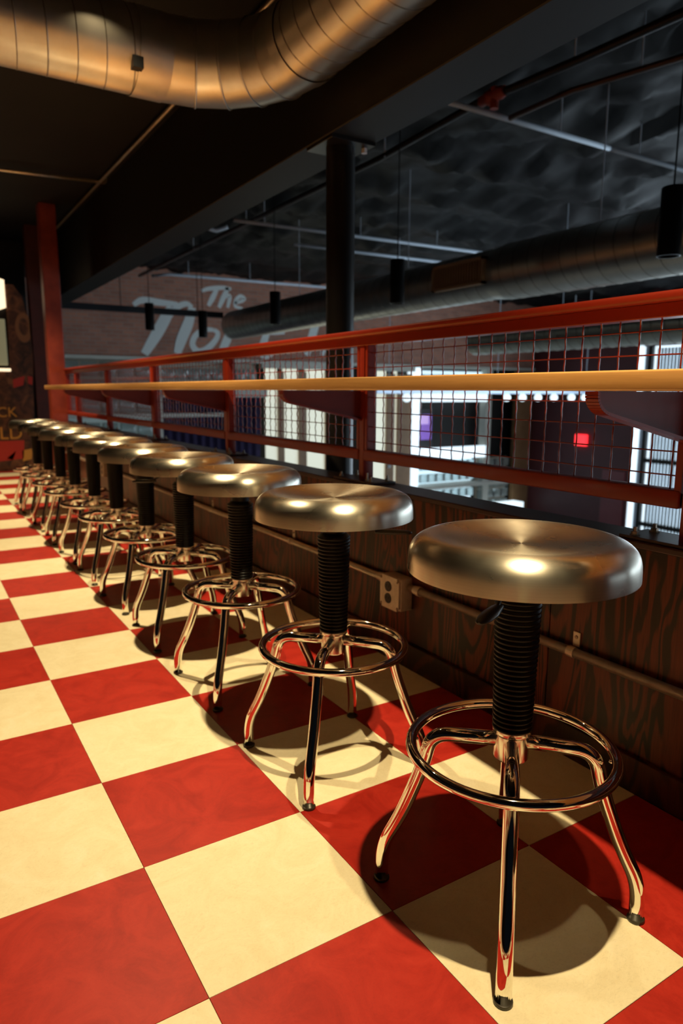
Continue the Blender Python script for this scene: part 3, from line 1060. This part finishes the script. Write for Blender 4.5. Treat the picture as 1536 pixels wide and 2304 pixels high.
b = bmesh.new()
n = 28
ri = [(0.545 + 0.085 * math.cos(a), 1.54 + 0.155 * math.sin(a)) for a in [2 * math.pi * k / n for k in range(n)]]
r2_ = [(0.545 + 0.045 * math.cos(a), 1.55 + 0.09 * math.sin(a)) for a in [2 * math.pi * k / n for k in range(n)]]
for k in range(n):
    k2 = (k + 1) % n
    b.faces.new([b.verts.new((u, -0.002, v)) for u, v in (ri[k], ri[k2], r2_[k2], r2_[k])])
o = obj('printed_ring', b, M['brownprint'], ac)
for v_ in o.data.vertices:
    v_.co.x = min(v_.co.x, 0.605)
for (poly, mm) in (([(0.40, 0.99), (0.52, 1.03), (0.50, 0.93), (0.40, 0.90)], 'redprint'), ([(0.55, 1.03), (0.60, 1.02), (0.59, 0.93), (0.55, 0.95)], 'redprint'),
                   ([(-0.6, 0.33), (0.47, 0.33), (0.45, 0.13), (0.1, 0.10), (-0.6, 0.12)], 'redprint'),
                   ([(0.44, 0.22), (0.55, 0.24), (0.53, 0.12), (0.44, 0.10)], 'yellow'), ([(0.28, 0.14), (0.38, 0.22), (0.34, 0.12)], 'paleprint')):
    b = bmesh.new()
    prism(b, poly, 'Y', -0.003, -0.0005)
    obj('printed_patch', b, M[mm], ac)
def textobj(s, size, loc, mm, par, extr=0.001, sx=1.0):
    cu = bpy.data.curves.new('t', 'FONT')
    cu.body = s
    cu.size = size
    cu.extrude = extr
    cu.align_x = 'RIGHT'
    o = bpy.data.objects.new('t', cu)
    COL.objects.link(o)
    bpy.context.view_layer.update()
    dg = bpy.context.evaluated_depsgraph_get()
    me = bpy.data.meshes.new_from_object(o.evaluated_get(dg))
    bpy.data.objects.remove(o)
    me.materials.clear()
    me.materials.append(mm)
    q = bpy.data.objects.new('lettering', me)
    COL.objects.link(q)
    q.parent = par
    q.location = loc
    q.rotation_euler = (math.pi / 2, 0, 0)
    q.scale = (sx, 1, 1)
    return q
textobj('BUCK', 0.15, (0.42, -0.003, 0.59), M['yellow'], ac)
textobj('WORLD', 0.19, (0.46, -0.003, 0.35), M['yellow'], ac)

# ================================================================== DUCTS
def ring_seam(bm, c, d, r, tr=0.004, n=48):
    """raised ring of radius r at c, normal d"""
    d = Vector(d).normalized()
    up = Vector((0, 0, 1)) if abs(d.z) < 0.9 else Vector((1, 0, 0))
    s = d.cross(up).normalized()
    u = s.cross(d)
    pts = [Vector(c) + r * (math.cos(2 * math.pi * k / n) * u + math.sin(2 * math.pi * k / n) * s) for k in range(n)]
    tube(bm, pts, tr, 6, closed=True)

DR = 0.155
DX, DY, DZ = 1.125, 2.17, 2.215
dc = thing('air_duct', 'large galvanised spiral air duct bending overhead towards the camera', 'duct', (DX, DY, DZ))
def dpart(name, pts, r, mm=None, n=56):
    b = bmesh.new()
    tube(b, [Vector(p) - Vector((DX, DY, DZ)) for p in pts], r, n, cap=False)
    return obj(name, b, mm or M['duct'], dc, True)
BR = 0.42   # centreline bend radius
xs = DX - BR
b0 = (xs, DY, DZ)
dpart('duct_section', [(-3.5, DY, DZ), (xs - 0.13, DY, DZ)], DR)
dpart('collar', [(xs - 0.13, DY, DZ), (xs, DY, DZ)], DR + 0.004)
# gored elbow: 5 gores turning from +X to -Y
G = 5
cen = Vector((xs, DY - BR, DZ))
def epoint(a):
    return Vector((cen.x + BR * math.sin(a), cen.y + BR * math.cos(a), DZ))
def ering(b, a, r, n=56):
    c = epoint(a)
    out = Vector((math.sin(a), math.cos(a), 0))
    up = Vector((0, 0, 1))
    return [b.verts.new(c - Vector((DX, DY, DZ)) + r * (math.cos(2 * math.pi * k / n) * up + math.sin(2 * math.pi * k / n) * out)) for k in range(n)]
for gi in range(G):
    a0, a1 = math.pi / 2 * gi / G, math.pi / 2 * (gi + 1) / G
    b = bmesh.new()
    R0, R1 = ering(b, a0, DR + 0.0015), ering(b, a1, DR + 0.0015)
    n = len(R0)
    for k in range(n):
        b.faces.new((R0[k], R0[(k + 1) % n], R1[(k + 1) % n], R1[k]))
    obj('elbow_gore', b, M['duct'], dc, True)
    if gi:
        b = bmesh.new()
        d = Vector((math.cos(a0), -math.sin(a0), 0))
        ring_seam(b, epoint(a0) - Vector((DX, DY, DZ)), d, DR + 0.003, 0.004)
        obj('seam', b, M['duct'], dc, True)
ye = DY - BR
dpart('collar', [(DX, ye, DZ), (DX, ye - 0.06, DZ)], DR + 0.004)
dpart('duct_section', [(DX, ye - 0.06, DZ), (DX, -4.0, DZ)], DR)
def spiral(axis, h0, h1, a, c0, c1, r, pitch, tr, par, origin, name='spiral_seam', n=28):
    b = bmesh.new()
    N = int(abs(h1 - h0) / pitch * n)
    pts = []
    for i in range(N + 1):
        t_ = 2 * math.pi * i / n
        h = h0 + (h1 - h0) * i / N
        if axis == 'X':
            p = Vector((h, c0 + r * math.cos(t_), c1 + r * math.sin(t_)))
        else:
            p = Vector((c0 + r * math.cos(t_), h, c1 + r * math.sin(t_)))
        pts.append(p - Vector(origin))
    tube(b, pts, tr, 5)
    return obj(name, b, M['ductseam'], par, True)
spiral('X', -1.5, xs - 0.13, 0, DY, DZ, DR, 0.105, 0.0028, dc, (DX, DY, DZ))
spiral('Y', ye - 0.06, -2.5, 0, DX, DZ, DR, 0.105, 0.0028, dc, (DX, DY, DZ))
b = bmesh.new(); box(b, -0.02, 0.02, -0.025, 0.025, -0.02, 0.02); o = obj('damper_handle', b, M['rubber'], dc); o.location = (xs - 0.14 - DX, -0.12, -0.095)
# hangers of the duct
for (hx, hy) in ((xs - 0.4, DY), (DX, 0.6)):
    b = bmesh.new()
    tube(b, [(hx - DX, hy - DY, 0.155), (hx - DX, hy - DY, 2.64 - DZ)], 0.004, 6)
    obj('hanger_rod', b, M['darkpipe'], dc)

# hall duct
HX, HZ, HR = 4.5, 1.965, 0.245
hd = thing('air_duct', 'long galvanised duct with a side grille crossing the hall beyond the railing', 'duct', (HX, 4.0, HZ))
def hpart(name, y0, y1, r0, r1=None, n=48):
    b = bmesh.new()
    r1 = r1 or r0
    lathe(b, [(r0, y0 - 4.0), (r1, y1 - 4.0)], n, (0, 0, 0), axis='Y')
    return obj(name, b, M['duct'], hd, True)
hpart('duct_section', -4.0, 3.95, HR)
hpart('reducer', 3.95, 4.1, HR, HR * 0.93)
hpart('duct_section', 4.1, 10.3, HR * 0.93)
b = bmesh.new(); lathe(b, [(0, 6.31), (HR * 0.93, 6.3)], 48, axis='Y'); obj('end_cap', b, M['blackmetal'], hd, True)
spiral('Y', 3.95, -3.0, 0, HX, HZ, HR, 0.17, 0.004, hd, (HX, 4.0, HZ))
spiral('Y', 4.1, 10.35, 0, HX, HZ, HR * 0.93, 0.17, 0.004, hd, (HX, 4.0, HZ))
gr = thing('vent_grille', 'x', 'vent')
bpy.data.objects.remove(gr)
b = bmesh.new()
gx = -HR * 0.93 - 0.015
box(b, gx - 0.01, gx + 0.07, 0.05, 0.78, -0.11, -0.085); box(b, gx - 0.01, gx + 0.07, 0.05, 0.78, 0.105, 0.13)
box(b, gx - 0.01, gx + 0.07, 0.05, 0.08, -0.11, 0.13); box(b, gx - 0.01, gx + 0.07, 0.75, 0.78, -0.11, 0.13)
gf = obj('grille', b, M['grillemetal'], hd)
for i in range(18):
    b = bmesh.new()
    box(b, gx - 0.006, gx + 0.02, 0.10 + i * 0.037, 0.112 + i * 0.037, -0.09, 0.11)
    obj('slat', b, M['grillemetal'], gf)
for yy in (0.5, 3.0, 5.5, 8.0):
    b = bmesh.new()
    tube(b, [(0, yy - 4.0, HR - 0.01), (0, yy - 4.0, 3.24 - HZ)], 0.005, 6)
    obj('hanger_rod', b, M['zinc'], hd)
# far, lower duct
fd = thing('air_duct', 'pale spiral duct farthest off, seen through the wire mesh above the counter', 'duct', (7.0, 6.5, 1.62))
b = bmesh.new(); lathe(b, [(0, 0.6), (0.20, 0.6), (0.20, -10.0)], 40, axis='Y'); obj('duct_section', b, mat('pale_duct', (0.62, 0.62, 0.54), 0.35, 0.9), fd, True, autos=40)
spiral('Y', 7.05, -2.0, 0, 7.0, 1.62, 0.20, 0.17, 0.006, fd, (7.0, 6.5, 1.62))
for yy in (-5, -3, -1):
    b = bmesh.new(); tube(b, [(0, yy, 0.2), (0, yy, 1.62)], 0.006, 6); obj('hanger_rod', b, M['zinc'], fd)

# ================================================================== PENDANTS, PIPES
pend = [(3.43, 1.66, 'black cylinder pendant at the right edge, cut by the frame'),
        (3.43, 4.24, 'black cylinder pendant in front of the duct, right of the column'),
        (3.43, 6.62, 'black cylinder pendant just left of the black column'),
        (3.43, 8.95, 'black cylinder pendant low beside the lettering, left of the duct end'),
        (2.75, 9.25, 'smallest black cylinder pendant crossing the long black horizontal bar')]
src = None
for x, y, lab in pend:
    p_ = thing('pendant_light', lab, 'lamp', (x, y, 1.64 if x > 3 else 1.73), 0, 'black cylinder pendants hanging in the hall')
    if src is None:
        b = bmesh.new(); lathe(b, [(0.0, 0.37), (0.060, 0.37), (0.064, 0.365), (0.064, 0.0), (0.058, 0.0), (0.055, 0.10), (0, 0.12)], 32)
        s1 = obj('shade', b, M['blackmetal'], p_, True, autos=40)
        b = bmesh.new(); tube(b, [(0, 0, 0.37), (0, 0, 1.60)], 0.005, 8)
        s2 = obj('cord', b, M['blackmetal'], p_)
        src = (s1, s2)
    else:
        for s_ in src:
            inst(s_, (0, 0, 0), p_)

def pipe_thing(name, label, cat, segs, mm, r, extra=None, group=None):
    o = thing(name, label, cat, segs[0][0], 0, group)
    base = Vector(segs[0][0])
    for pts in segs:
        b = bmesh.new()
        tube(b, [Vector(p) - base for p in pts], r, 10)
        obj('tube', b, mm, o, True)
    return o, base
def hanger(par, base, x, y, z0, z1=3.24, mm=None):
    b = bmesh.new()
    tube(b, [Vector((x, y, z0)) - base, Vector((x, y, z1)) - base], 0.005, 6)
    obj('hanger_rod', b, mm or M['zinc'], par)
Z = 2.90
o, bs = pipe_thing('strut_channel', 'nearest pale strut channel crossing the hall ceiling at upper right', 'pipe',
                   [[(2.98, 3.27, Z), (4.9, 3.275, Z)], [(4.93, 3.275, Z), (7.5, 3.28, Z)]], M['zinc'], 0.020)
for hx in (3.15, 4.3, 5.3, 6.6):
    hanger(o, bs, hx, 3.275, Z)
o, bs = pipe_thing('strut_channel', 'long pale strut channel behind the column, upper of the far pair', 'pipe', [[(3.23, 7.3, Z), (7.24, 7.15, Z)]], M['zinc'], 0.022)
for hx in (3.6, 5.0, 6.3): hanger(o, bs, hx, 7.22, Z)
o, bs = pipe_thing('strut_channel', 'long pale strut channel behind the column, lower of the far pair', 'pipe', [[(4.49, 8.15, Z), (7.21, 8.07, Z)]], M['zinc'], 0.022)
for hx in (5.0, 6.3): hanger(o, bs, hx, 8.11, Z)
o, bs = pipe_thing('strut_channel', 'farthest pale strut channel just above the lettered brick wall', 'pipe', [[(3.59, 11.82, Z - 0.02), (3.9, 11.72, Z + 0.02), (6.95, 11.4, Z)]], M['zinc'], 0.024)
for hx in (4.2, 5.4): hanger(o, bs, hx, 11.6, Z)
o, bs = pipe_thing('sprinkler_pipe', 'black sprinkler pipe with a rusty red fitting running under the hall ceiling', 'pipe',
                   [[(3.66, 0.4, Z+.075), (3.54, 2.44, Z+.075), (3.46, 3.31, Z+.075), (3.56, 4.72, Z+.075), (3.58, 12.5, Z+.075)]], M['darkpipe'], 0.028)
for yy in (2.5, 4.6, 7.6, 9.5): hanger(o, bs, 3.53, yy, Z+.05)
b = bmesh.new()
lathe(b, [(0, -0.10), (0.035, -0.10), (0.045, -0.06), (0.040, 0.0), (0.052, 0.02), (0.052, 0.06), (0.038, 0.08), (0.036, 0.14), (0, 0.14)], 20, Vector((3.47, 3.16, Z + .075)) - bs, axis='Y')
lathe(b, [(0, -0.09), (0.030, -0.09), (0.034, 0.0), (0.034, 0.05), (0, 0.05)], 16, Vector((3.47, 3.16, Z + .075)) - bs, axis='Z')
obj('red_fitting', b, M['redfit'], o, True, autos=40)
o, bs = pipe_thing('iron_pipe', 'second, thinner brown iron pipe right of the sprinkler pipe', 'pipe',
                   [[(4.05, 0.9, Z - 0.03), (3.84, 1.95, Z - 0.03), (3.66, 2.62, Z - 0.03), (3.66, 3.19, Z - 0.03)]], mat('brown_iron', (0.10, 0.055, 0.04), 0.4, 0.6), 0.020)
for yy in (2.2,): hanger(o, bs, 3.8, yy, Z)
o, bs = pipe_thing('flexible_conduit', 'bent shiny conduit end beside the beam above the lettering', 'conduit',
                   [[tuple(p) for p in smooth_path([(3.0, 8.2, Z), (3.1, 7.9, Z), (3.22, 7.85, Z - 0.02), (3.36, 7.8, Z + 0.03)], 5)]], M['zinc'], 0.024)
hanger(o, bs, 3.1, 7.9, Z)
o, bs = pipe_thing('beam_conduit', 'thin grey conduit clipped along the hall side of the beam', 'conduit',
                   [[(1.62, 3.0, 2.35), (1.62, 11.5, 2.35)]], M['conduit'], 0.012)
for yy in (4.0, 8.0):
    b = bmesh.new(); box(b, 1.53 - bs.x, 1.61 - bs.x, yy - bs.y - .01, yy - bs.y + .01, -0.01, 0.01); obj('strap', b, M['conduit'], o)
# long black crossbar carrying the blackout track, in front of the lettering
cb = thing('crossbar', 'long black horizontal bar in front of the lettered brick wall', 'bar', (1.55, 10.0, 2.08))
b = bmesh.new(); box(b, -0.02, 2.62, -0.04, 0.04, -0.045, 0.045, 0.004, 1); obj('bar', b, mat('blue_black_steel', (0.018, 0.020, 0.026), 0.4), cb)
for hx in (1.0, 2.2):
    b = bmesh.new(); tube(b, [(hx, 0, 0.04), (hx, 0, 1.16)], 0.006, 6); obj('hanger_rod', b, M['darkpipe'], cb)

# mezzanine ceiling conduits
def ceil_conduit(label, pts):
    o, bs = pipe_thing('ceiling_conduit', label, 'conduit', [[tuple(p) for p in bent_path(pts, 0.12)]], M['conduit'], 0.012)
    for i in (0, len(pts) - 1):
        p = Vector(pts[i])
        b = bmesh.new(); box(b, p.x - bs.x - .01, p.x - bs.x + .01, p.y - bs.y - .01, p.y - bs.y + .01, p.z - bs.z, 2.625 - bs.z); obj('strap', b, M['conduit'], o)
ceil_conduit('ceiling conduit running left to right above the red post', [(-0.6, 5.55, 2.58), (0.45, 5.50, 2.58), (1.26, 5.40, 2.58)])
ceil_conduit('ceiling conduit along the beam coming down from the duct elbow', [(1.22, 1.2, 2.58), (1.22, 7.6, 2.58)])
ceil_conduit('short bent ceiling conduit right of the top of the red post', [(1.12, 7.3, 2.58), (1.22, 7.3, 2.58), (1.22, 8.4, 2.58)])

# row of globe lamps on a steel bar across the hall
lb = thing('globe_light_bar', 'blue-grey steel bar with white globe lamps far across the hall', 'lamp', (7.2, 10.0, 0.88))
b = bmesh.new(); box(b, 0, 6.2, -0.03, 0.03, -0.045, 0.035, 0.004, 1); obj('bar', b, M['steelblue'], lb)
srcg = None
for x in (7.93, 8.31, 8.69, 9.01, 9.33, 10.60, 11.07, 11.55, 12.06, 12.64, 13.1):
    if srcg is None:
        b = bmesh.new(); bmesh.ops.create_uvsphere(b, u_segments=16, v_segments=10, radius=0.085)
        srcg = obj('globe', b, M['globe'], lb, True)
        srcg.location = (x - 7.2, 0, -0.12)
    else:
        inst(srcg, (x - 7.2, 0, -0.12), lb)
for x in (0.3, 3.1, 5.9):
    b = bmesh.new(); tube(b, [(x, 0, 0.03), (x, 0, 2.36)], 0.008, 6); obj('hanger_rod', b, M['zinc'], lb)
# ceiling fixture
lf = thing('ceiling_light', 'flat white ceiling light fixture seen under the top rail at right', 'lamp', (13.3, 10.6, 2.55))
b = bmesh.new(); box(b, -0.5, 0.5, -0.35, 0.35, 0.0, 0.05, 0.01, 1); obj('diffuser', b, M['whitefix'], lf)
b = bmesh.new(); tube(b, [(0, 0, 0.05), (0, 0, 0.58)], 0.01, 6); obj('stem', b, M['zinc'], lf)
